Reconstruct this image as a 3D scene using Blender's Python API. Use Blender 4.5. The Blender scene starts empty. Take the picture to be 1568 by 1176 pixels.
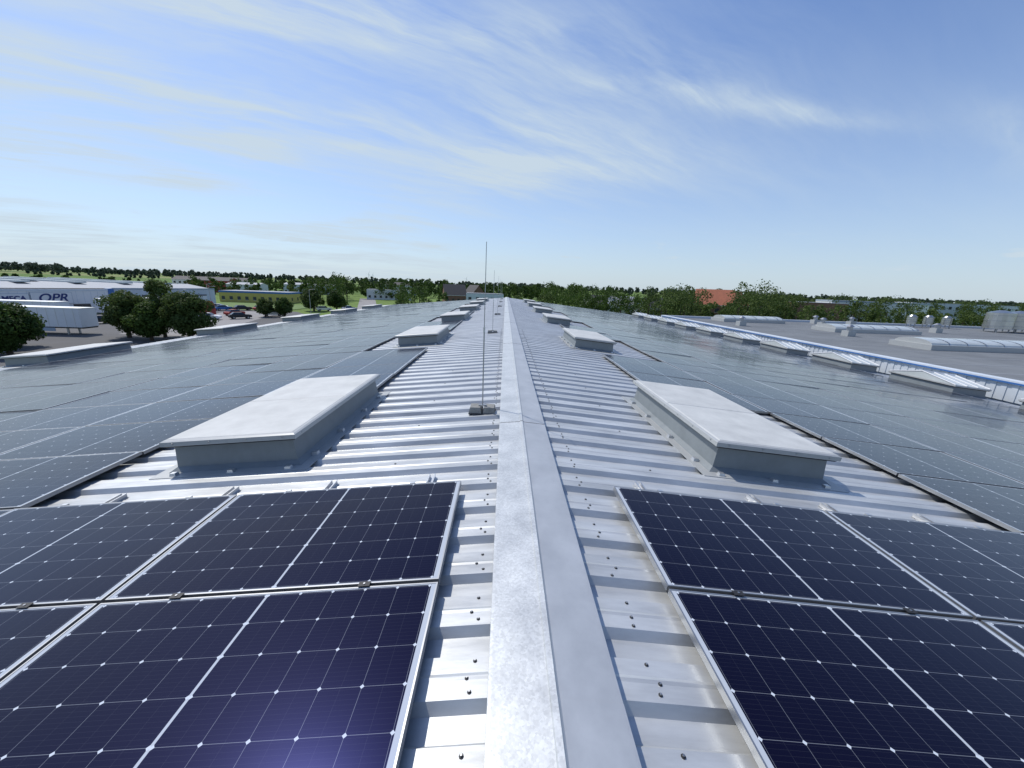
import bpy, math, random
import numpy as np
from mathutils import Matrix, Vector
random.seed(7); rng=np.random.default_rng(11)
D=bpy.data; scn=bpy.context.scene; COL=bpy.context.collection
S=0.0978; TH=math.atan(S); CT=math.cos(TH)
PL,PW,G=1.755,1.038,0.02
ROOF_END=52.0; ROOF_START=-4.0

# ---------------------------------------------------------------- materials
def mat(name,col=(.5,.5,.5),rough=.6,metal=0.,noise=0.,nscale=5.,bump=0.,bscale=40.,spec=.5,stretch=None):
    m=D.materials.new(name); m.use_nodes=True; nt=m.node_tree; b=nt.nodes['Principled BSDF']
    b.inputs['Base Color'].default_value=(*col,1); b.inputs['Roughness'].default_value=rough
    b.inputs['Metallic'].default_value=metal; b.inputs['Specular IOR Level'].default_value=spec
    tc=nt.nodes.new('ShaderNodeTexCoord'); mp=nt.nodes.new('ShaderNodeMapping')
    nt.links.new(tc.outputs['Object'],mp.inputs[0])
    if stretch: mp.inputs['Scale'].default_value=stretch
    if noise>0:
        n=nt.nodes.new('ShaderNodeTexNoise'); n.inputs['Scale'].default_value=nscale; n.inputs['Detail'].default_value=6; n.inputs['Roughness'].default_value=.65
        nt.links.new(mp.outputs[0],n.inputs['Vector'])
        r=nt.nodes.new('ShaderNodeMapRange'); r.inputs['From Min'].default_value=.3; r.inputs['From Max'].default_value=.7
        r.inputs['To Min'].default_value=1-noise; r.inputs['To Max'].default_value=1+noise*.6
        nt.links.new(n.outputs['Fac'],r.inputs['Value'])
        mx=nt.nodes.new('ShaderNodeVectorMath'); mx.operation='SCALE'; mx.inputs[0].default_value=col
        nt.links.new(r.outputs[0],mx.inputs['Scale']); nt.links.new(mx.outputs[0],b.inputs['Base Color'])
        r2=nt.nodes.new('ShaderNodeMapRange'); r2.inputs['To Min'].default_value=max(0,rough-.12); r2.inputs['To Max'].default_value=min(1,rough+.12)
        nt.links.new(n.outputs['Fac'],r2.inputs['Value']); nt.links.new(r2.outputs[0],b.inputs['Roughness'])
    if bump>0:
        n=nt.nodes.new('ShaderNodeTexNoise'); n.inputs['Scale'].default_value=bscale; n.inputs['Detail'].default_value=4
        nt.links.new(mp.outputs[0],n.inputs['Vector'])
        bp=nt.nodes.new('ShaderNodeBump'); bp.inputs['Strength'].default_value=bump; bp.inputs['Distance'].default_value=.01
        nt.links.new(n.outputs['Fac'],bp.inputs['Height']); nt.links.new(bp.outputs[0],b.inputs['Normal'])
    return m

M_sheet=mat('galvanised_sheet',(.53,.55,.555),.43,.38,.26,2.6,.12,9,stretch=(.45,2.4,1))
def capmat():
    """zinc ridge capping: fine spangle plus soft weather stains"""
    m=mat('ridge_cap_zinc',(.57,.59,.59),.42,.35,.16,4,.03,60); nt=m.node_tree; b=nt.nodes['Principled BSDF']
    src=b.inputs['Base Color'].links[0].from_socket
    tc=nt.nodes.new('ShaderNodeTexCoord'); v=nt.nodes.new('ShaderNodeTexVoronoi'); v.inputs['Scale'].default_value=110; nt.links.new(tc.outputs['Object'],v.inputs['Vector'])
    sp=nt.nodes.new('ShaderNodeSeparateColor'); nt.links.new(v.outputs['Color'],sp.inputs[0])
    r=nt.nodes.new('ShaderNodeMapRange'); r.inputs['To Min'].default_value=.86; r.inputs['To Max'].default_value=1.08; nt.links.new(sp.outputs[0],r.inputs['Value'])
    s=nt.nodes.new('ShaderNodeVectorMath'); s.operation='SCALE'; nt.links.new(src,s.inputs[0]); nt.links.new(r.outputs[0],s.inputs['Scale']); nt.links.new(s.outputs[0],b.inputs['Base Color'])
    return m
M_capL=capmat()
M_alu=mat('aluminium',(.60,.61,.62),.38,.8,.08,20)
M_frame=mat('panel_frame',(.36,.37,.38),.4,.8)
M_dark=mat('black_rubber',(.02,.02,.022),.6)
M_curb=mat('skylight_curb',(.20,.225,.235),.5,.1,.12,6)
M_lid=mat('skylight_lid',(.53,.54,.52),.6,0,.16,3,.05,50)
M_rim=mat('skylight_rim',(.42,.435,.43),.45,.2,.06,8)
M_steel=mat('steel',(.40,.41,.42),.4,.9,.1,12)
M_conc=mat('concrete',(.26,.26,.24),.9,0,.25,18,.5,60)
M_wallw=mat('hall_wall_white',(.55,.60,.66),.6,0,.06,.4)
M_wallg=mat('hall_wall_grey',(.36,.42,.48),.6,0,.06,.4)
M_blue=mat('blue_trim',(.04,.14,.38),.5)
M_pale=mat('pale_cladding',(.60,.65,.69),.5,0,.08,1)
M_navy=mat('navy_lettering',(.01,.03,.16),.5)
M_whitep=mat('white_paint',(.72,.73,.74),.5,0,.05,1)
M_flat=mat('roofing_membrane',(.165,.177,.185),.85,0,.28,.35,.2,10)
M_roofg=mat('grey_roof',(.33,.355,.38),.7,0,.1,.2)
M_asph=mat('asphalt',(.10,.10,.10),.9,0,.25,.25,.2,8)
M_pave=mat('paving',(.27,.26,.25),.9,0,.15,.4)
M_yel=mat('yellow_render',(.50,.42,.12),.8,0,.1,1)
M_red=mat('red_metal',(.35,.05,.04),.6)
M_brick=mat('brick_wall',(.22,.12,.085),.85,0,.2,1)
M_tile=mat('red_tiles',(.38,.13,.07),.8,0,.2,1)
M_dtile=mat('dark_tiles',(.07,.065,.065),.8,0,.2,1)
M_glassd=mat('window_glass',(.03,.04,.05),.1)
M_poly=mat('polycarbonate',(.50,.54,.53),.2,0,.14,2)
M_tyre=mat('tyre',(.02,.02,.02),.8)
M_bark=mat('bark',(.09,.065,.045),.9,0,.3,4)
M_grass=mat('lawn',(.12,.19,.045),.95,0,.25,.15)
M_inox=mat('stainless',(.5,.5,.48),.3,.9,.1,2)

def leafmat(name,c1,c2,tl=.35):
    m=D.materials.new(name); m.use_nodes=True; nt=m.node_tree; b=nt.nodes['Principled BSDF']
    g=nt.nodes.new('ShaderNodeNewGeometry'); n=nt.nodes.new('ShaderNodeTexNoise'); n.inputs['Scale'].default_value=.13; n.inputs['Detail'].default_value=3
    nt.links.new(g.outputs['Position'],n.inputs['Vector'])
    a=nt.nodes.new('ShaderNodeMath'); a.operation='MULTIPLY_ADD'; a.inputs[1].default_value=.45; 
    nt.links.new(g.outputs['Random Per Island'],a.inputs[0])
    r=nt.nodes.new('ShaderNodeMapRange'); r.inputs['From Min'].default_value=.35; r.inputs['From Max'].default_value=.65; r.inputs['To Max'].default_value=.6
    nt.links.new(n.outputs['Fac'],r.inputs['Value']); nt.links.new(r.outputs[0],a.inputs[2])
    mx=nt.nodes.new('ShaderNodeMix'); mx.data_type='RGBA'; mx.inputs['A'].default_value=(*c1,1); mx.inputs['B'].default_value=(*c2,1)
    nt.links.new(a.outputs[0],mx.inputs['Factor']); nt.links.new(mx.outputs['Result'],b.inputs['Base Color'])
    b.inputs['Roughness'].default_value=.7; b.inputs['Specular IOR Level'].default_value=.2
    t=nt.nodes.new('ShaderNodeBsdfTranslucent'); nt.links.new(mx.outputs['Result'],t.inputs[0]); ms=nt.nodes.new('ShaderNodeMixShader'); ms.inputs[0].default_value=tl
    nt.links.new(b.outputs[0],ms.inputs[1]); nt.links.new(t.outputs[0],ms.inputs[2]); nt.links.new(ms.outputs[0],nt.nodes['Material Output'].inputs[0])
    return m
M_leaf=leafmat('foliage',(.022,.048,.012),(.09,.145,.03))
M_leafl=leafmat('foliage_light',(.036,.064,.016),(.11,.155,.042))
M_leaff=leafmat('foliage_hazed',(.055,.082,.065),(.085,.12,.08))  # aerial haze of the distance mixed into the leaf colours, paler and bluish

# solar glass with cell grid (UV in metres on the module)
def solar():
    m=D.materials.new('solar_glass'); m.use_nodes=True; nt=m.node_tree; b=nt.nodes['Principled BSDF']; L=nt.links.new
    def mt(op,a,b2=None,c=None):
        n=nt.nodes.new('ShaderNodeMath'); n.operation=op
        for i,v in enumerate((a,b2,c)):
            if v is None: continue
            if isinstance(v,(int,float)): n.inputs[i].default_value=v
            else: L(v,n.inputs[i])
        return n.outputs[0]
    uv=nt.nodes.new('ShaderNodeUVMap'); sp=nt.nodes.new('ShaderNodeSeparateXYZ'); L(uv.outputs[0],sp.inputs[0])
    u,v=sp.outputs[0],sp.outputs[1]
    a=mt('SUBTRACT',mt('ABSOLUTE',mt('SUBTRACT',u,PL/2)),.006)
    vv=mt('SUBTRACT',v,.0195)
    cw=.1665
    fu=mt('PINGPONG',a,cw/2); fv=mt('PINGPONG',vv,cw/2)
    line=mt('MAXIMUM',mt('LESS_THAN',fu,.0008),mt('LESS_THAN',fv,.0009))
    dia=mt('LESS_THAN',mt('ADD',fu,fv),.0090)
    half=mt('GREATER_THAN',fu,cw/2-.0005)
    out=mt('MAXIMUM',mt('MAXIMUM',mt('LESS_THAN',a,0),mt('GREATER_THAN',a,cw*5+.008)),mt('MAXIMUM',mt('LESS_THAN',vv,-.006),mt('GREATER_THAN',vv,cw*6+.006)))
    bus=mt('LESS_THAN',mt('PINGPONG',mt('ADD',vv,cw/18),cw/18),.0004)
    f=mt('MAXIMUM',mt('MAXIMUM',mt('MULTIPLY',out,.8),dia),mt('MULTIPLY',line,.30))
    f=mt('MAXIMUM',f,mt('MAXIMUM',mt('MULTIPLY',half,.05),mt('MULTIPLY',bus,.035)))
    mx=nt.nodes.new('ShaderNodeMix'); mx.data_type='RGBA'
    oi=nt.nodes.new('ShaderNodeNewGeometry')
    cr=nt.nodes.new('ShaderNodeMix'); cr.data_type='RGBA'; cr.inputs['A'].default_value=(.0016,.0018,.0070,1); cr.inputs['B'].default_value=(.0038,.0026,.0145,1)
    L(oi.outputs['Random Per Island'],cr.inputs['Factor']); L(cr.outputs['Result'],mx.inputs['A'])
    mx.inputs['B'].default_value=(.55,.60,.65,1); L(f,mx.inputs['Factor']); L(mx.outputs['Result'],b.inputs['Base Color'])
    tc=nt.nodes.new('ShaderNodeTexCoord'); n=nt.nodes.new('ShaderNodeTexNoise'); n.inputs['Scale'].default_value=1.6; n.inputs['Detail'].default_value=5
    L(tc.outputs['Object'],n.inputs['Vector'])
    r=nt.nodes.new('ShaderNodeMapRange'); r.inputs['To Min'].default_value=.04; r.inputs['To Max'].default_value=.14; L(n.outputs['Fac'],r.inputs['Value'])
    b.inputs['Roughness'].default_value=.27; b.inputs['Specular IOR Level'].default_value=.12; b.inputs['Specular Tint'].default_value=(.12,.16,1,1)
    b.inputs['Coat Weight'].default_value=.62; b.inputs['Coat IOR'].default_value=1.27; L(r.outputs[0],b.inputs['Coat Roughness'])
    return m
M_solar=solar()

# ---------------------------------------------------------------- mesh helper
class B:
    def __init__(s): s.v=[];s.f=[];s.m=[];s.uv={};s.mats=[]
    def mi(s,m):
        if m not in s.mats: s.mats.append(m)
        return s.mats.index(m)
    def face(s,pts,m,uv=None):
        i=len(s.v); s.v+= [tuple(p) for p in pts]; s.f.append(tuple(range(i,i+len(pts)))); s.m.append(s.mi(m))
        if uv: s.uv[len(s.f)-1]=uv
    def box(s,x0,x1,y0,y1,z0,z1,m,T=None,top=0.):
        t=top
        P=[(x0,y0,z0),(x1,y0,z0),(x1,y1,z0),(x0,y1,z0),(x0+t,y0+t,z1),(x1-t,y0+t,z1),(x1-t,y1-t,z1),(x0+t,y1-t,z1)]
        if T is not None: P=[tuple(T@Vector(p)) for p in P]
        i=len(s.v); s.v+=P
        for q in ((0,3,2,1),(4,5,6,7),(0,1,5,4),(1,2,6,5),(2,3,7,6),(3,0,4,7)): s.f.append(tuple(i+k for k in q)); s.m.append(s.mi(m))
    def frus(s,b0,z0,b1,z1,m,T=None):
        P=[(b0[0],b0[2],z0),(b0[1],b0[2],z0),(b0[1],b0[3],z0),(b0[0],b0[3],z0),(b1[0],b1[2],z1),(b1[1],b1[2],z1),(b1[1],b1[3],z1),(b1[0],b1[3],z1)]
        if T is not None: P=[tuple(T@Vector(p)) for p in P]
        i=len(s.v); s.v+=P
        for q in ((0,3,2,1),(4,5,6,7),(0,1,5,4),(1,2,6,5),(2,3,7,6),(3,0,4,7)): s.f.append(tuple(i+k for k in q)); s.m.append(s.mi(m))
    def cyl(s,p0,p1,r0,r1,m,n=10,cap=True):
        p0=Vector(p0);p1=Vector(p1);d=(p1-p0).normalized();a=d.orthogonal().normalized();b=d.cross(a);i=len(s.v)
        for k in range(n):
            c,q=math.cos(2*math.pi*k/n),math.sin(2*math.pi*k/n); s.v.append(tuple(p0+(a*c+b*q)*r0)); s.v.append(tuple(p1+(a*c+b*q)*r1))
        for k in range(n):
            j=(k+1)%n; s.f.append((i+2*k,i+2*j,i+2*j+1,i+2*k+1)); s.m.append(s.mi(m))
        if cap:
            s.f.append(tuple(i+2*k+1 for k in range(n))); s.m.append(s.mi(m)); s.f.append(tuple(i+2*k for k in reversed(range(n)))); s.m.append(s.mi(m))
    def obj(s,name,parent=None,smooth=False):
        me=D.meshes.new(name); me.from_pydata(s.v,[],s.f)
        for m in s.mats: me.materials.append(m)
        me.polygons.foreach_set('material_index',s.m)
        if s.uv:
            l=me.uv_layers.new(name='UVMap')
            for fi,uvs in s.uv.items():
                for k,li in enumerate(me.polygons[fi].loop_indices): l.data[li].uv=uvs[k]
        if smooth: me.polygons.foreach_set('use_smooth',[True]*len(me.polygons))
        me.update(); o=D.objects.new(name,me); COL.objects.link(o)
        if parent: o.parent=parent
        return o
def empty(name,loc=(0,0,0)):
    o=D.objects.new(name,None); COL.objects.link(o); o.location=loc; o.empty_display_size=.3; return o
def slopeT(side,xd,y,off=0.):
    """frame lying on the roof slope; xd = horizontal distance from the ridge, local +x points away from ridge for side=+1"""
    return Matrix.Translation((side*xd,y,-S*xd+off))@Matrix.Rotation(side*TH,4,'Y')

# ---------------------------------------------------------------- solar modules
def module(b,T,jit=0.):
    """local x 0..PL, y 0..PW, top z=0"""
    t=.0075; h=.035
    if jit: T=T@Matrix.Rotation(rng.normal(0,jit),4,'X')@Matrix.Rotation(rng.normal(0,jit),4,'Y')
    def F(p,m,uv=None): b.face([T@Vector(q) for q in p],m,uv)
    o=[(0,0),(PL,0),(PL,PW),(0,PW)]; i_=[(t,t),(PL-t,t),(PL-t,PW-t),(t,PW-t)]
    F([(x,y,-.002) for x,y in i_],M_solar,i_)
    for k in range(4):
        j=(k+1)%4
        F([(*o[k],0),(*o[j],0),(*i_[j],0),(*i_[k],0)],M_frame)
        F([(*o[k],-h),(*o[j],-h),(*o[j],0),(*o[k],0)],M_frame)
        F([(*i_[k],0),(*i_[j],0),(*i_[j],-.002),(*i_[k],-.002)],M_frame)
    F([(*o[3],-h),(*o[2],-h),(*o[1],-h),(*o[0],-h)],M_dark)
def place(side,x0,col,y):
    xd=x0+col*(PL+G)*CT
    if side>0: return slopeT(1,xd,y)
    return slopeT(-1,xd+PL*CT,y)
YR=1.680; ST=PW+G; SKY0=3.35; SKYP=7.8
XL,XR=.528,.690
bm_=B(); module(bm_,Matrix.Identity(4)); proto=None
for side,x0 in ((-1,XL),(1,XR)):
    for k in (-3,-2,-1,0):
        for c in (0,1):
            if proto is None:
                o=bm_.obj('solar_panel'); proto=o.data
            else:
                o=D.objects.new('solar_panel',proto); COL.objects.link(o)
            o.matrix_world=place(side,x0,c,YR+k*ST)@Matrix.Rotation(random.gauss(0,.0015),4,'X')
for side,x0 in ((-1,XL-.04),(1,XR)):
    b=B(); k=-3
    while YR+(k+1)*ST<ROOF_END-1:
        y=YR+k*ST
        for c in range(1,8):
            if k<=0 and c<2: continue
            if c==1:
                ph=(y-SKY0)%SKYP
                if not (ph>2.5 and ph<SKYP-1.3): continue
            module(b,place(side,x0+(-.02 if (k<=0 and side<0) else 0),c,y),.0032)
        k+=1
    b.obj('solar_panel_array')
# mounting rails and clamps
b=B()
def rail(side,xd,y0,y1):
    T=slopeT(side,xd,0,-.075)
    b.box(-.035,.035,y0,y1,0.0,.004,M_alu,T); b.box(-.022,-.018,y0,y1,.004,.036,M_alu,T); b.box(.018,.022,y0,y1,.004,.036,M_alu,T)
    b.box(-.028,-.022,y0,y1,.032,.036,M_alu,T); b.box(.022,.028,y0,y1,.032,.036,M_alu,T)
for side,xs in ((-1,(.79,1.62,2.45,3.4,4.3)),(1,(.96,1.96,2.63,3.5,4.6))):
    for xd in xs:
        e=YR+PW
        if xd<4: rail(side,xd,e-.15,e+.22)
    n=0
    while SKY0+n*SKYP<ROOF_END-6:
        ys=SKY0+n*SKYP
        for xd in (2.5,3.3):
            kk=math.ceil((ys+2.5-YR)/ST); rail(side,xd+(.3 if side>0 else 0),YR+kk*ST-.17,YR+kk*ST+.1)
        n+=1
for side,x0 in ((-1,XL),(1,XR)):
    for k in (-2,-1,0,1):
        for c in (0,1):
            for fx in (.22,.78):
                xd=x0+(c*(PL+G)+fx*PL)*CT; T=slopeT(side,xd,YR+k*ST-G/2)
                if k<1: b.box(-.03,.03,-.016,.016,.0035,.007,M_dark,T); b.cyl(T@Vector((0,0,.006)),T@Vector((0,0,.011)),.006,.006,M_steel,6)
                else: b.box(-.02,.02,-.012,.014,-.05,.004,M_alu,T)
b.obj('mounting_rail')

# ---------------------------------------------------------------- hall: corrugated roof, ridge cap, walls
hall=empty('industrial_hall')
XE=16.4
def zr(x,off): return -S*abs(x)+off
b=B(); P=.3333; prof=[(0,-.118),(.095,-.118),(.125,-.078),(.303,-.078)]
for side in (-1,1):
    y=ROOF_START; pts=[]
    while y<ROOF_END:
        for py,pz in prof: pts.append((y+py,pz))
        y+=P
    for (ya,za),(yb,zb) in zip(pts[:-1],pts[1:]):
        q=[(side*.05,ya,zr(.05,za)),(side*XE,ya,zr(XE,za)),(side*XE,yb,zr(XE,zb)),(side*.05,yb,zr(.05,zb))]
        b.face(q if side>0 else q[::-1],M_sheet)
b.obj('roof_sheet',hall)
sw=B(); y=ROOF_START
while y<ROOF_END:
    for side in (-1,1):
        T=slopeT(side,.0,y)
        x0,x1=.05,XE/CT*.999
        def f(x): return x if side>0 else -x
        yc=.214
        q=[(f(x0),yc-.016,-.078),(f(x1),yc-.016,-.078),(f(x1),yc,-.0735),(f(x0),yc,-.0735)]
        q2=[(f(x0),yc,-.0735),(f(x1),yc,-.0735),(f(x1),yc+.016,-.078),(f(x0),yc+.016,-.078)]
        for qq in (q,q2):
            qq=[T@Vector(p) for p in qq]; sw.face(qq if side>0 else qq[::-1],M_sheet)
    y+=P
sw.obj('roof_sheet_swage',hall)
b=B()
def screw(side,xd,y,off,r=.007):
    T=slopeT(side,xd,y,off)
    b.cyl(T@Vector((0,0,0)),T@Vector((0,0,.002)),r*1.5,r*1.4,M_dark,8); b.cyl(T@Vector((0,0,.002)),T@Vector((0,0,.008)),r*.8,r*.7,M_steel,6)
y=ROOF_START; i=0
while y<14:
    for side in (-1,1):
        for dx,dy in ((.33-.02,.15),(.33,.20),(.315,.275)):
            if side>0: dx+=.13
            screw(side,dx+random.uniform(-.012,.012),y+dy+random.uniform(-.01,.01),-.077,.006)
        if y>2.5 and i%3==0: screw(side,1.2,y+.26,-.077)
    i+=1; y+=P
y=ROOF_START+.2
while y<16:
    screw(-1,.222,y,-.0395,.007); screw(1,.243,y,-.0395,.007); y+=P
b.obj('roof_screws',hall)
b=B()
profL=[(-.246,-.084),(-.244,-.063),(-.232,-.0615),(-.016,-.040),(-.012,-.031),(.012,-.029),(.018,-.039),(.024,-.0435),(.250,-.0655),(.262,-.067),(.264,-.088)]
M_capR=mat('ridge_cap_shaded',(.42,.445,.47),.5,.3,.14,3,.06,20)  # smooth right flange; shade of the side away from the sun painted greyer
ys=ROOF_START-1.0; n=0
while ys<ROOF_END:
    ye=min(ys+3.06,ROOF_END+.1); lift=.003*(n%2)
    for k in range(len(profL)-1):
        (xa,za),(xb,zb)=profL[k],profL[k+1]
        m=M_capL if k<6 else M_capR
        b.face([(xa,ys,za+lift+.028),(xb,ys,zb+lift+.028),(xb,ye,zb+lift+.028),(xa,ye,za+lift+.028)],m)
    if n%2:
        for yy in (ys,ye):
            for k in range(2,8):
                (xa,za),(xb,zb)=profL[k],profL[k+1]
                b.face([(xa,yy-.001,za+.0275),(xb,yy-.001,zb+.0275),(xb,yy-.001,zb+.031),(xa,yy-.001,za+.031)],M_dark)
    ys+=3.0; n+=1
b.obj('ridge_cap',hall)
b=B()
zE=zr(XE,-.13)
for sx in (-1,1):
    b.box(*( (-XE+.1,-XE+.3) if sx<0 else (XE-.3,XE-.1)),ROOF_START,ROOF_END-.1,-8,zE,M_wallg)
    g0,g1=((-XE-.14,-XE) if sx<0 else (XE,XE+.14))
    b.box(g0,g1,ROOF_START,ROOF_END,zE-.12,zE+.02,M_alu)
for yy in (ROOF_START+.05,ROOF_END-.15):
    b.face([(-XE+.1,yy,-8),(XE-.1,yy,-8),(XE-.1,yy,zE),(0,yy,-.13),(-XE+.1,yy,zE)],M_wallg)
b.obj('walls',hall)

# ---------------------------------------------------------------- skylights
def skylight(side,xd,y,w=1.27,l=2.5,glass=False,name='roof_skylight'):
    """xd = ridge-side distance of the lid edge"""
    b=B(); c=w/2
    T=slopeT(side,xd+c*CT,y+l/2,-.078)
    hw,hl=w/2,l/2
    b.box(-hw-.10,hw+.10,-hl-.10,hl+.10,.001,.006,M_rim,T)
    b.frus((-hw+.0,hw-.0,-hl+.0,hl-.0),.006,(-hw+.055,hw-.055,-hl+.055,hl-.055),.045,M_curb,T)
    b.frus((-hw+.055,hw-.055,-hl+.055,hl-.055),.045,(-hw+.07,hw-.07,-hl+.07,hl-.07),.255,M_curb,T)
    b.frus((-hw+.03,hw-.03,-hl+.03,hl-.03),.255,(-hw+.01,hw-.01,-hl+.01,hl-.01),.275,M_dark,T)
    b.frus((-hw,hw,-hl,hl),.275,(-hw,hw,-hl,hl),.318,M_rim,T)
    b.frus((-hw,hw,-hl,hl),.318,(-hw+.02,hw-.02,-hl+.02,hl-.02),.328,M_rim,T)
    if not glass:
        for s0,s1 in ((-hl+.028,-.006),(.006,hl-.028)):
            b.frus((-hw+.03,hw-.03,s0,s1),.328,(-hw+.045,hw-.045,s0+.015,s1-.015),.336,M_lid,T)
    else:
        mid=0; s0,s1=-hl+.03,hl-.03
        q=[(-hw+.03,s0,.33),(hw-.03,s0,.33),(hw-.03,s1,.33),(-hw+.03,s1,.33),(-hw+.03,mid,.56),(hw-.03,mid,.56)]
        q=[T@Vector(p) for p in q]
        for f in ((0,1,5,4),(2,3,4,5),(1,2,5),(3,0,4)): b.face([q[i] for i in f],M_poly)
        b.cyl(q[4],q[5],.03,.03,M_whitep,6)
        for xx in (-hw+.03,-.2,.2,hw-.03):
            b.cyl(T@Vector((xx,s0,.34)),T@Vector((xx,mid,.57)),.02,.02,M_whitep,5); b.cyl(T@Vector((xx,s1,.34)),T@Vector((xx,mid,.57)),.02,.02,M_whitep,5)
    for i in range(7):
        yy=-hl+.12+i*(l-.24)/6
        for sx in (-hw,hw): b.cyl(T@Vector((sx,yy,.300)),T@Vector((sx*1.006,yy,.300)),.010,.008,M_steel,6)
    for i in range(4):
        xx=-hw+.12+i*(w-.24)/3
        b.cyl(T@Vector((xx,-hl,.300)),T@Vector((xx,-hl-.006,.300)),.010,.008,M_steel,6)
    for yy in (-hl*.8,-hl*.3,hl*.3,hl*.8):
        for sx in (-1,1): b.box(sx*(hw+.02)-.03,sx*(hw+.02)+.03,yy-.03,yy+.03,.006,.035,M_alu,T,.006)
    for xx in (-hw*.85,0,hw*.85): b.box(xx-.03,xx+.03,-hl-.07,-hl-.02,.006,.030,M_alu,T,.006)
    o=b.obj(name); return o
n=0
while SKY0+n*SKYP<ROOF_END-4:
    skylight(-1,2.12,SKY0+n*SKYP); skylight(1,1.84,SKY0+n*SKYP+.03)
    if SKY0+n*SKYP+1<ROOF_END-4: skylight(-1,14.72,SKY0+n*SKYP+1.0,1.5,2.9)
    n+=1
y=4.2
while y<ROOF_END-6: skylight(1,14.85,y,1.3,2.3,True); y+=3.9

# ---------------------------------------------------------------- lightning rods
def rod(x,y):
    b=B(); z=zr(x,-.078)
    b.box(x-.17,x+.17,y-.11,y+.11,z,z+.012,M_dark)
    b.box(x-.165,x-.01,y-.10,y+.10,z+.012,z+.085,M_conc,None,.014); b.box(x+.01,x+.165,y-.10,y+.10,z+.012,z+.085,M_conc,None,.014)
    b.box(x-.05,x+.05,y-.02,y+.02,z+.085,z+.10,M_steel)
    b.cyl((x,y,z+.05),(x+.004,y,z+1.05),.008,.008,M_steel,8); b.cyl((x+.004,y,z+1.05),(x+.012,y,1.93),.005,.004,M_steel,8)
    b.cyl((x+.004,y,z+1.02),(x+.004,y,z+1.08),.011,.011,M_alu,8)
    b.obj('lightning_rod')
for i in range(6): rod(-.47 if i==0 else -.62,4.62+i*8.5)

# ---------------------------------------------------------------- neighbouring flat-roofed hall
nb=empty('flat_roof_hall'); b=B()
NX0,NX1,NY0,NY1,NZ=17.1,72,-6,42,-1.25
b.face([(NX0,NY0,NZ),(NX1,NY0,NZ),(NX1,NY1,NZ),(NX0,NY1,NZ)],M_flat); b.obj('flat_roof',nb)
b=B()
b.box(NX0+.02,NX0+.22,NY0,NY1,-8,NZ-.01,M_wallg)
y=NY0
while y<NY1:
    b.box(NX0-.04,NX0+.02,y,y+.16,-1.75,-1.14,M_pale); b.box(NX0-.02,NX0+.02,y+.16,y+.30,-1.75,-1.14,M_pale); y+=.30
b.box(NX0-.10,NX0+.30,NY0,NY1,-1.14,-1.03,M_pale)
b.box(NX0-.112,NX0-.10,NY0,NY1,-1.14,-1.08,M_blue)
b.box(NX0,NX1,NY1,NY1+.35,-8,-1.04,M_wallw); b.box(NX1,NX1+.3,NY0,NY1,-8,-1.04,M_wallw)
b.obj('parapet',nb)
b=B()
for i in range(24): b.box(NX0+.4,NX1-.2,NY0+2*i+.5,NY0+2*i+.56,NZ+.003,NZ+.008,M_roofg)
b.obj('membrane_seams',nb)
def barrel(x0,x1,y,w=2.2):
    b=B(); b.box(x0-.15,x1+.15,y-w/2-.15,y+w/2+.15,NZ,NZ+.30,M_rim)
    N=10
    for k in range(N):
        a0,a1=math.pi*k/N,math.pi*(k+1)/N
        p=lambda a,x:(x,y-w/2*math.cos(a),NZ+.30+.30*math.sin(a))
        xx=x0
        while xx<x1-.01:
            x2=min(xx+1.1,x1); b.face([p(a0,xx),p(a0,x2-.06),p(a1,x2-.06),p(a1,xx)],M_poly)
            q=lambda a,x:(x,y-w/2*1.02*math.cos(a),NZ+.30+.32*math.sin(a))
            b.face([q(a0,x2-.06),q(a0,x2),q(a1,x2),q(a1,x2-.06)],M_alu); xx=x2
    for x in (x0,x1): b.face([p(math.pi*k/N,x) for k in range(N+1)],M_rim)
    b.obj('barrel_skylight')
for x0,x1,y in ((24.5,42,22.5),(27,34,32),(22,28,39.5),(50,62,22),(50,62,32)): barrel(x0,x1,y)
for x,y in ((21,34),(30.5,36.5),(36.5,40),(40.5,28),(25.5,28),(33,40.5),(39,34)):
    b=B(); b.box(x-.3,x+.3,y-.3,y+.3,NZ,NZ+.4,M_rim); b.cyl((x,y,NZ+.4),(x,y,NZ+.7),.18,.18,M_steel,12); b.cyl((x,y,NZ+.7),(x,y,NZ+.85),.30,.10,M_steel,12); b.obj('roof_vent')
for i,(x,y) in enumerate(((49.3,37.6),(51.7,37.9),(54.2,38.2),(47.0,40.2),(45.2,40.4),(43.6,40.6))):
    b=B(); r=1.0 if i<3 else .4; h=1.55 if i<3 else .7
    b.cyl((x,y,NZ+.35),(x,y,NZ+.35+h),r,r,M_inox,20,False); b.cyl((x,y,NZ+.35+h),(x,y,NZ+.35+h+.25),r,.2,M_inox,20)
    for k in range(3): b.cyl((x,y,NZ+.6+k*h/3),(x,y,NZ+.66+k*h/3),r+.03,r+.03,M_steel,20)
    for a in range(4): b.cyl((x+r*.8*math.cos(a*1.57+.7),y+r*.8*math.sin(a*1.57+.7),NZ),(x+r*.8*math.cos(a*1.57+.7),y+r*.8*math.sin(a*1.57+.7),NZ+.4),.06,.06,M_steel,6)
    b.obj('storage_tank')

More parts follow.
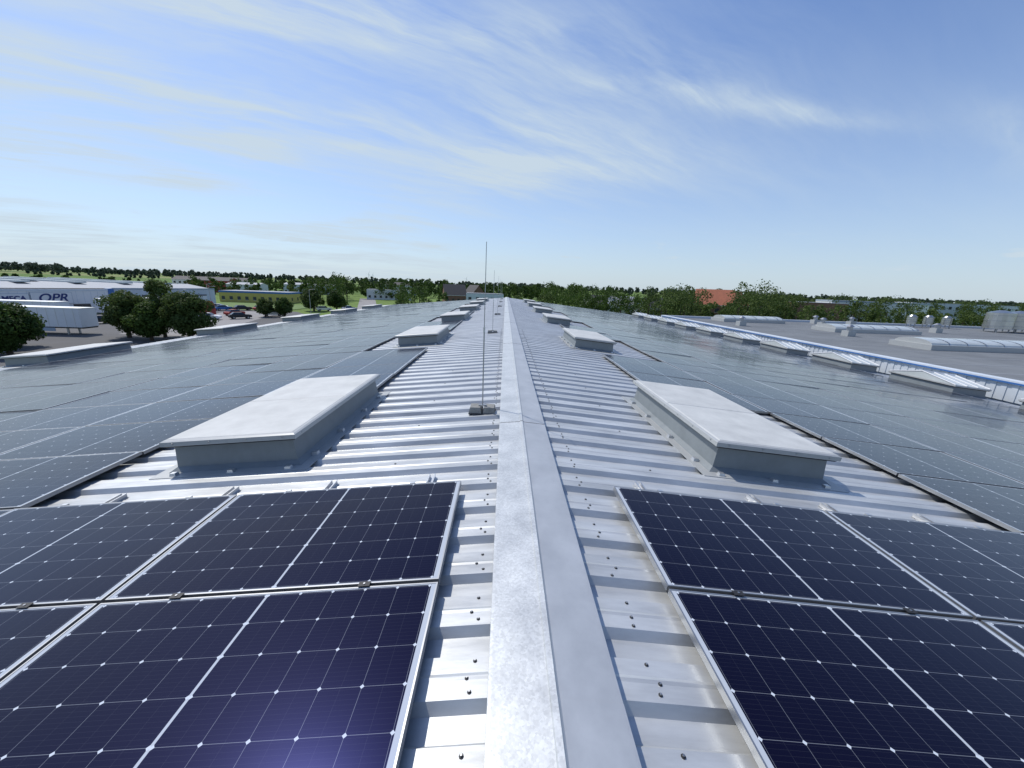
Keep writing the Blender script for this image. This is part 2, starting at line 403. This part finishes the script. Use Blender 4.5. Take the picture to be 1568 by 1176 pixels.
# ---------------------------------------------------------------- ground
def groundmat():
    m=D.materials.new('fields'); m.use_nodes=True; nt=m.node_tree; bs=nt.nodes['Principled BSDF']; L=nt.links.new
    g=nt.nodes.new('ShaderNodeNewGeometry'); mp=nt.nodes.new('ShaderNodeMapping'); mp.inputs['Scale'].default_value=(.0035,.0022,1); mp.inputs['Rotation'].default_value=(0,0,.5)
    L(g.outputs['Position'],mp.inputs[0]); v=nt.nodes.new('ShaderNodeTexVoronoi'); v.inputs['Scale'].default_value=1.; L(mp.outputs[0],v.inputs['Vector'])
    sp=nt.nodes.new('ShaderNodeSeparateColor'); L(v.outputs['Color'],sp.inputs[0])
    cr=nt.nodes.new('ShaderNodeValToRGB'); cr.color_ramp.interpolation='CONSTANT'
    for p,c in ((0,(.12,.19,.05,1)),(.25,(.18,.24,.08,1)),(.5,(.10,.15,.045,1)),(.72,(.24,.26,.11,1)),(.88,(.15,.22,.06,1))):
        if p==0: cr.color_ramp.elements[0].color=c
        elif p==.25: cr.color_ramp.elements[1].position=p; cr.color_ramp.elements[1].color=c
        else: e=cr.color_ramp.elements.new(p); e.color=c
    L(sp.outputs[0],cr.inputs[0]); n=nt.nodes.new('ShaderNodeTexNoise'); n.inputs['Scale'].default_value=.08; n.inputs['Detail'].default_value=6; L(g.outputs['Position'],n.inputs['Vector'])
    r=nt.nodes.new('ShaderNodeMapRange'); r.inputs['To Min'].default_value=.6; r.inputs['To Max'].default_value=1.3; L(n.outputs['Fac'],r.inputs['Value'])
    mx=nt.nodes.new('ShaderNodeVectorMath'); mx.operation='SCALE'; L(cr.outputs[0],mx.inputs[0]); L(r.outputs[0],mx.inputs['Scale']); L(mx.outputs[0],bs.inputs['Base Color'])
    bs.inputs['Roughness'].default_value=.95; bs.inputs['Specular IOR Level'].default_value=.1
    return m
M_ground=groundmat()
b=B(); R=9000; b.face([(-R,-R,-8),(R,-R,-8),(R,R,-8),(-R,R,-8)],M_ground); b.obj('ground')
b=B(); z=-7.996
b.face([(-92,20,z),(-16,20,z),(-16,60,z),(-60,112,z),(-80,112,z),(-100,70,z)],M_asph); b.obj('parking_lot')
b=B(); z=-7.99
b.face([(-60,60,z),(-48,60,z),(-62,108,z),(-76,108,z)],M_pave); b.face([(-22,52,z),(-16,52,z),(-70,210,z),(-78,210,z)],M_pave); b.obj('road')
b=B(); z=-7.986
for i in range(12):
    x=-78+i*.9; b.face([(x-1.5,68+2.6*i,z),(x+3.5,66.5+2.6*i,z),(x+3.5,66.65+2.6*i,z),(x-1.5,68.15+2.6*i,z)],M_whitep)
b.obj('parking_markings')
b=B(); b.box(-98,-64,116,140,-8,-7.86,M_grass); b.box(-47,-30,60,90,-8,-7.86,M_grass); b.obj('lawn')

# ---------------------------------------------------------------- background buildings
def building(name,cx,cy,w,d,h,rot=0,wall=M_whitep,roof=M_dtile,rh=0.,z=-8,win=True,trim=None,winmat=M_glassd,ov=.3):
    e=empty(name,(cx,cy,z)); e.rotation_euler[2]=rot
    b=B(); b.box(-w/2,w/2,-d/2,d/2,0,h,wall)
    if rh>0:
        for x in (-w/2,w/2): b.face([(x,-d/2,h),(x,d/2,h),(x,0,h+rh)],wall)
    if trim: b.box(-w/2-.06,w/2+.06,-d/2-.06,d/2+.06,h-.5,h+.1,trim)
    b.obj('walls',e)
    b=B()
    if rh>0:
        k=ov*rh/(d/2)
        for s in (-1,1):
            b.face([(-w/2-ov,s*(d/2+ov),h-k+.03),(w/2+ov,s*(d/2+ov),h-k+.03),(w/2+ov,0,h+rh+.03),(-w/2-ov,0,h+rh+.03)],roof)
            b.face([(-w/2-ov,s*(d/2+ov),h-k-.12),(w/2+ov,s*(d/2+ov),h-k-.12),(w/2+ov,s*(d/2+ov),h-k+.03),(-w/2-ov,s*(d/2+ov),h-k+.03)],M_whitep)
    else: b.box(-w/2+.1,w/2-.1,-d/2+.1,d/2-.1,h+.1,h+.16,roof)
    b.obj('roof',e)
    if win:
        b=B(); n=max(2,int(w/2.6)); st=max(1,int(h/2.9))
        for f in range(st):
            for i in range(n):
                x=-w/2+(i+.5)*w/n; z0=.9+f*2.8
                b.box(x-.55,x+.55,-d/2-.03,-d/2+.02,z0,z0+1.2,winmat); b.box(x-.62,x+.62,-d/2-.05,-d/2-.031,z0-.08,z0,M_whitep)
            for s in (-1,1):
                for yy in (-d/4,d/4): b.box(s*w/2-.03,s*w/2+.03,yy-.5,yy+.5,.9+f*2.8,2.1+f*2.8,winmat)
        b.obj('windows',e)
    return e
wh=empty('logistics_warehouse',(-104.5,52,-8)); ang=math.atan2(43,14); wh.rotation_euler[2]=ang
b=B(); Lw=66.; b.box(0,42,0,75,0,5.3,M_whitep); b.box(42.02,Lw,.6,70,0,5.5,M_wallw); b.obj('walls',wh)
b=B()
for i in range(4):
    y0=2+i*18
    for s0,s1,h0,h1 in ((y0,y0+9,5.45,6.5),(y0+9,y0+18,6.5,5.45)):
        b.face([(0,s0,h0),(Lw,s0,h0),(Lw,s1,h1),(0,s1,h1)],M_roofg)
    for x in (0.02,Lw-.02): b.face([(x,y0,5.4),(x,y0+18,5.4),(x,y0+9,6.49)],M_wallw)
for i in range(7): b.box(4+i*9,6+i*9,8,60,6.45,6.8,M_poly)
b.obj('roof',wh)
b=B(); b.box(-.05,42.05,-.07,-.001,4.9,5.35,M_pale); b.box(41.5,42.6,-.09,-.0005,0,5.4,M_blue); b.box(42.6,Lw,.5,.599,5.2,5.6,M_wallg)
for i in range(5): b.box(44+i*4.2,46.8+i*4.2,.52,.595,.8,3.6,M_whitep); b.box(44+i*4.2,46.8+i*4.2,.50,.519,3.6,3.9,M_dark)
for i in range(8): b.box(3+i*4.6,5.8+i*4.6,-.05,-.002,.3,2.2,M_glassd)
for i in range(int(Lw/1.2)): b.box(i*1.2,i*1.2+.06,-.02 if i*1.2<42 else .575,0 if i*1.2<42 else .6,0,4.9,M_wallw)
b.obj('trim',wh)
def sign(text,x,w,h,z,size,slant=0):
    e=empty('facade_sign'); b=B(); b.box(x-w/2,x+w/2,-.22,-.08,z-h/2,z+h/2,M_whitep); b.box(x-w/2-.06,x+w/2+.06,-.20,-.09,z-h/2-.06,z+h/2+.06,M_wallg); o=b.obj('board',e)
    cu=D.curves.new('lettering','FONT'); cu.body=text; cu.size=size; cu.align_x='CENTER'; cu.align_y='CENTER'; cu.extrude=.02; cu.offset=.04; cu.shear=slant; cu.materials.append(M_navy)
    t=D.objects.new('lettering',cu); COL.objects.link(t); t.parent=e; t.location=(x,-.26,z); t.rotation_euler=(math.pi/2,0,0)
    e.matrix_world=Matrix.Translation((-104.5,52,-8))@Matrix.Rotation(ang,4,'Z')
sign('OPR',32.2,6.0,2.3,3.5,2.3,.3); sign('MECA',26.9,4.0,1.8,3.5,1.2)
building('workshop_building',-93,150,24,10,3.9,.1,M_yel,M_roofg,0,trim=M_blue)
building('workshop_building',-165,225,20,12,6.5,.2,M_red,M_dtile,1.5)
building('workshop_building',-140,215,16,10,5,.1,M_whitep,M_roofg,1)
building('farm_shed',-122,250,30,12,5.5,.1,M_wallw,M_roofg,1)
building('farm_shed',-190,260,40,14,6,.3,M_whitep,M_dtile,2)
building('detached_house',-27,205,11,10,4.0,.3,M_brick,M_dtile,5.2)
building('detached_house',-18,225,9,9,4.4,-.9,M_brick,M_dtile,4.8)
building('flat_shed',-8,150,14,8,6.2,.05,M_wallw,M_roofg,0)
building('flat_shed',-62,210,22,10,5,.2,M_whitep,M_roofg,0)
building('flat_shed',-80,300,30,12,7,.2,M_whitep,M_dtile,2)
building('detached_house',40,168,12,9,4,.2,M_whitep,M_dtile,3)
building('detached_house',48,160,10,8,4,-.4,M_whitep,M_roofg,3)
building('detached_house',57,150,10,8,4,.4,M_wallw,M_dtile,3)
building('brick_house',69,128,11,9,6.2,-.5,M_brick,M_tile,4.6)
building('brick_house',80,137,9,8,6.0,.4,M_brick,M_tile,4.4)
building('office_building',145,152,34,10,8.6,-.15,M_whitep,M_roofg,0,trim=M_wallg)
building('office_building',200,170,40,12,8.9,-.2,M_wallw,M_roofg,0)
building('flat_shed',112,140,18,10,7.6,-.2,M_brick,M_roofg,0)

# ---------------------------------------------------------------- vehicles
def wheels(b,xs,ys,r=.48,z=0):
    for x in xs:
        for y in ys: b.cyl((x,y-.14,z+r),(x,y+.14,z+r),r,r,M_tyre,14); b.cyl((x,y-.15,z+r),(x,y+.15,z+r),r*.5,r*.5,M_steel,10)
def trailer(x,y,rot,col):
    e=empty('semi_trailer',(x,y,-7.99)); e.rotation_euler[2]=rot
    b=B(); b.box(-6.8,6.8,-1.27,1.27,1.15,3.9,col); b.obj('box_body',e)
    b=B(); b.box(-6.8,6.8,-1.1,1.1,.95,1.148,M_dark); b.box(-6.85,6.85,-1.3,1.3,3.9,3.95,M_alu)
    for k in range(-5,6): b.box(k*1.2-.03,k*1.2+.03,-1.29,-1.271,1.2,3.88,M_alu)
    b.box(-1.5,3,-1.25,-1.2,.5,1.0,M_wallg); b.box(4.2,4.4,-.9,-.7,0,1,M_steel); b.box(4.2,4.4,.7,.9,0,1,M_steel); b.obj('chassis',e)
    b=B(); wheels(b,(-5.2,-3.9,-2.6),(-1.05,1.05)); b.obj('wheels',e)
    return e
def tractor(x,y,rot,col):
    e=empty('truck_tractor',(x,y,-7.99)); e.rotation_euler[2]=rot
    b=B(); pr=[(-1.1,.6),(1.15,.6),(1.2,1.9),(1.0,3.0),(.6,3.6),(-1.0,3.7),(-1.1,3.0)]
    for s in (-1.2,1.2): b.face([(p,s,q) for p,q in pr],col)
    for i in range(len(pr)):
        j=(i+1)%len(pr); b.face([(pr[i][0],-1.2,pr[i][1]),(pr[j][0],-1.2,pr[j][1]),(pr[j][0],1.2,pr[j][1]),(pr[i][0],1.2,pr[i][1])],col)
    b.obj('cab',e)
    b=B(); b.face([(1.215,-1.05,2.0),(1.215,1.05,2.0),(1.03,1.05,2.95),(1.03,-1.05,2.95)],M_glassd); b.box(.1,.95,-1.22,-1.205,1.95,2.7,M_glassd); b.box(-4.2,-1.1,-.5,.5,.7,1.0,M_dark); b.obj('windows_chassis',e)
    b=B(); wheels(b,(.4,-3.0),(-1.05,1.05)); b.obj('wheels',e)
trailer(-69.5,58.5,.05,M_whitep); trailer(-84,68,.1,M_whitep); trailer(-80,86,1.25,M_whitep); tractor(-68,89,1.3,M_red)
def car(x,y,rot,col):
    e=empty('parked_car',(x,y,-7.985)); e.rotation_euler[2]=rot
    body=[(-2.1,.35),(2.1,.35),(2.15,.75),(1.9,.92),(.9,1.0),(-1.9,1.02),(-2.15,.8)]; cab=[(-1.75,1.01),(.95,.99),(.35,1.45),(-1.2,1.47)]
    b=B()
    def ext(pr,w,w2,m,top=None):
        n=len(pr)
        for s in (-1,1): b.face([(p,s*(w if q<1.2 else w2),q) for p,q in pr],m)
        for i in range(n):
            j=(i+1)%n; wi=w if pr[i][1]<1.2 else w2; wj=w if pr[j][1]<1.2 else w2
            mm=top if (top and pr[i][1]>1.2 and pr[j][1]>1.2) else m
            b.face([(pr[i][0],-wi,pr[i][1]),(pr[j][0],-wj,pr[j][1]),(pr[j][0],wj,pr[j][1]),(pr[i][0],wi,pr[i][1])],mm)
    ext(body,.88,.88,col); ext(cab,.82,.64,M_glassd,col); b.obj('body',e)
    b=B(); wheels(b,(-1.35,1.35),(-.78,.78),.32); b.obj('wheels',e)
cols=[M_whitep,M_dark,M_red,M_alu,M_blue]
for i,(x,y) in enumerate(((-64,84),(-60,88),(-66,95),(-58,97),(-78,108),(-82,112),(-74,110),(-70,112),(-55,118),(-50,124),(-76,76),(-74,72))): car(x,y,.3+i*.5%1.2,cols[i%5])
def lamp(x,y):
    b=B(); b.cyl((x,y,-8),(x,y,-1.5),.09,.05,M_steel,8); b.cyl((x,y,-1.5),(x+1.0,y,-1.3),.04,.035,M_steel,6); b.box(x+.9,x+1.5,y-.12,y+.12,-1.36,-1.27,M_steel); b.obj('street_lamp')
for x,y in ((-58,70),(-72,96),(-52,104),(-92,122)): lamp(x,y)

# ---------------------------------------------------------------- trees
def leaves(cs,rs,n,size):
    k=len(cs); idx=rng.integers(0,k,n); d=rng.normal(size=(n,3)); d/=np.linalg.norm(d,axis=1)[:,None]
    rad=rs[idx]*rng.uniform(.35,1.05,n)**.6
    p=cs[idx]+d*rad[:,None]*np.array([1,1,.8])
    nr=d+rng.normal(0,.55,(n,3)); nr/=np.linalg.norm(nr,axis=1)[:,None]
    t=np.cross(nr,rng.normal(size=(n,3))); t/=np.linalg.norm(t,axis=1)[:,None]; bt=np.cross(nr,t)
    s=(size*rng.uniform(.6,1.3,n))[:,None]
    return np.stack([p-t*s-bt*s*.6,p+t*s-bt*s*.6,p+t*s+bt*s*.6,p-t*s+bt*s*.6],1)
def leafobj(name,quads,m,parent=None):
    q=np.concatenate(quads); n=len(q); me=D.meshes.new(name); me.vertices.add(n*4); me.vertices.foreach_set('co',q.reshape(-1))
    me.loops.add(n*4); me.loops.foreach_set('vertex_index',np.arange(n*4,dtype=np.int32)); me.polygons.add(n)
    me.polygons.foreach_set('loop_start',np.arange(0,n*4,4,dtype=np.int32)); me.polygons.foreach_set('loop_total',np.full(n,4,dtype=np.int32))
    me.update(calc_edges=True); me.materials.append(m); o=D.objects.new(name,me); COL.objects.link(o)
    if parent: o.parent=parent
    return o
def crown(x,y,zb,H,R,ncl,nl,ls):
    zc=zb+H*.58; cs=[]
    for i in range(ncl):
        a=rng.uniform(0,2*math.pi); u=rng.uniform(-1,1); rr=math.sqrt(max(0,1-u*u))*rng.uniform(.35,1)
        w=1.0 if u<0.2 else .85
        cs.append((x+R*.78*rr*math.cos(a)*w,y+R*.78*rr*math.sin(a)*w,zc+u*H*.36))
    rs=rng.uniform(.24,.42,ncl)*R
    return leaves(np.array(cs),rs,nl,ls),cs
def tree(x,y,H,R,m=M_leaf,nl=9000,ls=.13,name='broadleaf_tree'):
    e=empty(name); q,cs=crown(x,y,-8,H,R,34,nl,ls); leafobj('crown',[q],m,e)
    b=B(); b.cyl((x,y,-8),(x+.1,y,-8+H*.45),.05*R+.1,.03*R+.06,M_bark,8)
    for c in cs[::3]: b.cyl((x+.05,y,-8+H*random.uniform(.25,.45)),c,.07,.025,M_bark,5,False)
    b.obj('trunk',e)
tree(-55.5,57,6.8,3.7,M_leafl,11000); tree(-51.6,58.5,8.5,3.0,M_leafl); tree(-46.5,57,6.4,4.0,M_leafl,11000); tree(-50.5,55,5.2,2.8)
tree(-55.5,43.0,5.4,3.4,M_leaf,11000); tree(-60,47,5.2,3.,M_leafl)
tree(-58,94,4.2,2.4,M_leafl,5000,.14); tree(-54.5,96,4.4,2.4,M_leaf,5000,.14); tree(-57,116,6.2,4,M_leafl,6000,.17); tree(-52,120,5.6,3.4,M_leaf,6000,.17)
def band(name,specs,m,lpt=260):
    qs=[];tb=B()
    for r0,r1,d0,d1,h0,h1,n in specs:
        for i in range(n):
            r=rng.uniform(r0,r1); d=rng.uniform(d0,d1); H=rng.uniform(h0,h1); R=H*rng.uniform(.32,.52)
            ls=max(.20,d*.0015); q,cs=crown(r*d,d,-8,H,R,12,lpt,ls); qs.append(q)
            if d<200: tb.cyl((r*d,d,-8),(r*d,d,-8+H*.5),.25,.12,M_bark,5,False)
    o=leafobj(name,qs,m)
    if tb.v: tb.obj('trunks',o)
band('tree_belt',[(-1.3,-.78,230,300,4,6,26),(-.78,-.5,190,300,6,9,46),(-.50,-.40,165,200,10,13.5,12),(-.50,-.28,200,320,7,11.5,50),(-.30,-.14,240,380,8,12.0,40),(-.14,-.06,240,380,8,11.0,18),(-.06,.12,240,380,8,12.0,35),(-.27,-.14,120,200,6,8.5,14),
  (.10,.30,150,260,9,12,34),(.14,.40,110,170,7,9.5,34)],M_leaf,330)
band('tree_belt',[(.36,.48,95,135,9.5,11.8,16),(.44,.51,110,145,8.5,11.5,9),(.60,.75,110,145,8.5,11.5,17),(.50,.60,90,115,6.,8.,8),(.60,.68,100,120,11,13.5,7),(.44,.58,160,190,9,12,14),(.64,1.45,130,220,8,11.2,110),(.30,1.45,95,120,6,8.2,40),(-.95,-.5,160,185,4,7,14),(.02,.12,90,140,6,8.0,8)],M_leafl,420)
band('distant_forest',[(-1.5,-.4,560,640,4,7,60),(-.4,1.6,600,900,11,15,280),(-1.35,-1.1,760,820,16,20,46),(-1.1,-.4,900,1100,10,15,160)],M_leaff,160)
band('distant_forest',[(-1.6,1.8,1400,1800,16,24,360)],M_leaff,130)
for r,d in ((-.345,2200),(-.335,2500),(-.10,2600)):
    b=B(); x=r*d; b.cyl((x,d,-8),(x,d,38),1.6,1.0,M_whitep,8)
    for a in (.4,.4+2.094,.4+4.189): b.cyl((x,d-2,38),(x+19*math.sin(a),d-2,38+19*math.cos(a)),.9,.2,M_whitep,5)
    b.obj('wind_turbine')

# ---------------------------------------------------------------- world / sun
EL,AZ=math.radians(53),math.radians(-50)
w=D.worlds.new('World'); scn.world=w; w.use_nodes=True; nt=w.node_tree; L=nt.links.new; bg=nt.nodes['Background']
sky=nt.nodes.new('ShaderNodeTexSky'); sky.sky_type='NISHITA'; sky.sun_disc=False; sky.sun_elevation=EL; sky.sun_rotation=AZ; sky.air_density=1.0; sky.dust_density=.6; sky.ozone_density=1.6
def mt(op,*a):
    n=nt.nodes.new('ShaderNodeMath'); n.operation=op
    for i,v in enumerate(a):
        if isinstance(v,(int,float)): n.inputs[i].default_value=v
        else: L(v,n.inputs[i])
    return n.outputs[0]
tc=nt.nodes.new('ShaderNodeTexCoord'); sp=nt.nodes.new('ShaderNodeSeparateXYZ'); L(tc.outputs['Generated'],sp.inputs[0])
zc=mt('MAXIMUM',sp.outputs[2],0.); den=mt('ADD',zc,.10)
cx=mt('DIVIDE',sp.outputs[0],den); cy=mt('DIVIDE',sp.outputs[1],den)
cb=nt.nodes.new('ShaderNodeCombineXYZ'); L(cx,cb.inputs[0]); L(cy,cb.inputs[1])
WR=.34
wn=nt.nodes.new('ShaderNodeTexNoise'); wn.inputs['Scale'].default_value=.9; wn.inputs['Detail'].default_value=4; L(cb.outputs[0],wn.inputs['Vector'])
wv=nt.nodes.new('ShaderNodeVectorMath'); wv.operation='MULTIPLY_ADD'; L(wn.outputs['Color'],wv.inputs[0]); wv.inputs[1].default_value=(WR,WR,0); L(cb.outputs[0],wv.inputs[2])
def noise(rot,scale,loc,nscale,lo,hi,dist,det=9,rough=.58):
    m1=nt.nodes.new('ShaderNodeMapping'); m1.inputs['Rotation'].default_value=(0,0,-rot); L(wv.outputs[0],m1.inputs[0])
    mp=nt.nodes.new('ShaderNodeMapping'); mp.inputs['Scale'].default_value=scale; mp.inputs['Location'].default_value=loc; L(m1.outputs[0],mp.inputs[0])
    n=nt.nodes.new('ShaderNodeTexNoise'); n.inputs['Scale'].default_value=nscale; n.inputs['Detail'].default_value=det; n.inputs['Roughness'].default_value=rough; n.inputs['Distortion'].default_value=dist
    L(mp.outputs[0],n.inputs['Vector']); r=nt.nodes.new('ShaderNodeMapRange'); r.interpolation_type='SMOOTHSTEP'; r.inputs['From Min'].default_value=lo; r.inputs['From Max'].default_value=hi; L(n.outputs['Fac'],r.inputs['Value']); return r.outputs[0]
def blob(x0,y0,rot,lx,ly):
    c,s_=math.cos(rot),math.sin(rot)
    wx=nt.nodes.new('ShaderNodeSeparateXYZ'); L(wv.outputs[0],wx.inputs[0])
    dx=mt('SUBTRACT',wx.outputs[0],x0+WR/2); dy=mt('SUBTRACT',wx.outputs[1],y0+WR/2)
    a=mt('DIVIDE',mt('ADD',mt('MULTIPLY',dx,c),mt('MULTIPLY',dy,s_)),lx); b_=mt('DIVIDE',mt('SUBTRACT',mt('MULTIPLY',dy,c),mt('MULTIPLY',dx,s_)),ly)
    return mt('EXPONENT',mt('MULTIPLY',mt('ADD',mt('MULTIPLY',a,a),mt('MULTIPLY',b_,b_)),-1.))
def S_(v,k): return mt('MULTIPLY',v,k)
def add(*v):
    r=v[0]
    for q in v[1:]: r=mt('ADD',r,q)
    return r
fib=noise(.50,(.45,1.7,1),(6.4,3.2,0),1.4,.32,.68,.25,10,.62)
fine=noise(.60,(.6,3.4,1),(1.,5.,0),2.0,.38,.76,.35,10,.66)
patch=noise(.3,(.7,1.,1),(8.3,2.1,0),.9,.40,.62,.3,5)
tex=add(S_(fib,.75),S_(fine,.45))
g1=blob(1.02,1.84,.06,.60,.09)     # long wisp, upper right
g2=blob(-1.70,1.80,.60,.75,.30)    # bright streaks, left
g3=blob(-.55,1.42,.25,1.0,.18)     # upper-left veil
g4=blob(.10,2.5,.0,1.1,.65)        # central veil
g5=blob(-1.3,1.15,.5,.9,.28)
g6=blob(2.6,1.9,.25,.7,.14)
g7=blob(-3.0,2.3,.3,1.2,.6)
left=mt('SMOOTH_MIN',1.,mt('MAXIMUM',mt('MULTIPLY_ADD',cx,-.45,.45),0.),.2)
msk=add(S_(g2,1.05),S_(g3,.95),S_(g4,.80),S_(g5,.95),S_(g7,.5))
cl=add(mt('MULTIPLY',tex,add(mt('MULTIPLY',patch,S_(left,.55)),msk,.06)),S_(g4,.26),S_(g2,.16),S_(g5,.12))
cl=add(cl,mt('MULTIPLY',add(g1,S_(g6,.6)),add(S_(tex,.70),.16)))
hz=mt('POWER',mt('SUBTRACT',1.,mt('MINIMUM',mt('MULTIPLY',zc,1.5),1.)),2.2)
az=mt('ARCTAN2',sp.outputs[0],sp.outputs[1]); cc=nt.nodes.new('ShaderNodeCombineXYZ'); L(mt('MULTIPLY',az,9.),cc.inputs[0]); L(mt('MULTIPLY',zc,42.),cc.inputs[1])
pn=nt.nodes.new('ShaderNodeTexNoise'); pn.inputs['Scale'].default_value=1.; pn.inputs['Detail'].default_value=6; L(cc.outputs[0],pn.inputs['Vector'])
pr=nt.nodes.new('ShaderNodeMapRange'); pr.interpolation_type='SMOOTHSTEP'; pr.inputs['From Min'].default_value=.60; pr.inputs['From Max'].default_value=.72; L(pn.outputs['Fac'],pr.inputs['Value'])
bandm=mt('EXPONENT',mt('MULTIPLY',mt('POWER',mt('DIVIDE',mt('SUBTRACT',zc,.075),.035),2.),-1.))
puff=mt('MULTIPLY',mt('MULTIPLY',pr.outputs[0],bandm),.35)
fac=mt('MINIMUM',mt('ADD',mt('ADD',mt('MULTIPLY',cl,.85),mt('MULTIPLY',hz,.74)),puff),.94)
mx=nt.nodes.new('ShaderNodeMix'); mx.data_type='RGBA'; L(fac,mx.inputs['Factor'])
tn=nt.nodes.new('ShaderNodeMix'); tn.data_type='RGBA'; tn.blend_type='MULTIPLY'; tn.inputs['Factor'].default_value=1; L(sky.outputs[0],tn.inputs['A']); tn.inputs['B'].default_value=(1.0,1.18,1.52,1)
L(tn.outputs['Result'],mx.inputs['A']); mx.inputs['B'].default_value=(5.9,7.0,7.9,1)
L(mx.outputs['Result'],bg.inputs['Color']); bg.inputs['Strength'].default_value=.10
sl=D.lights.new('sun','SUN'); sl.energy=3.7; sl.angle=math.radians(.5); sl.color=(1,.95,.88); so=D.objects.new('sun',sl); COL.objects.link(so)
sd=Vector((math.sin(AZ)*math.cos(EL),math.cos(AZ)*math.cos(EL),math.sin(EL))); so.rotation_euler=sd.to_track_quat('Z','Y').to_euler(); so.location=(0,0,30)

# ---------------------------------------------------------------- camera
f,p,ps,r=581.4,.2524,.0260,.0380; C=Vector((-.2254,0,1.4496))
Fv=Vector((math.sin(ps)*math.cos(p),math.cos(ps)*math.cos(p),-math.sin(p))); R0=Vector((math.cos(ps),-math.sin(ps),0)); U0=R0.cross(Fv)
Rv=R0*math.cos(r)+U0*math.sin(r); Uv=-R0*math.sin(r)+U0*math.cos(r)
cam=D.cameras.new('camera'); cam.sensor_width=36; cam.lens=f/1568*36; cam.clip_start=.05; cam.clip_end=20000
co=D.objects.new('camera',cam); COL.objects.link(co)
M=Matrix(((Rv.x,Uv.x,-Fv.x,C.x),(Rv.y,Uv.y,-Fv.y,C.y),(Rv.z,Uv.z,-Fv.z,C.z),(0,0,0,1))); co.matrix_world=M; scn.camera=co
scn.view_settings.view_transform='Standard'; scn.view_settings.look='None'; scn.view_settings.exposure=0
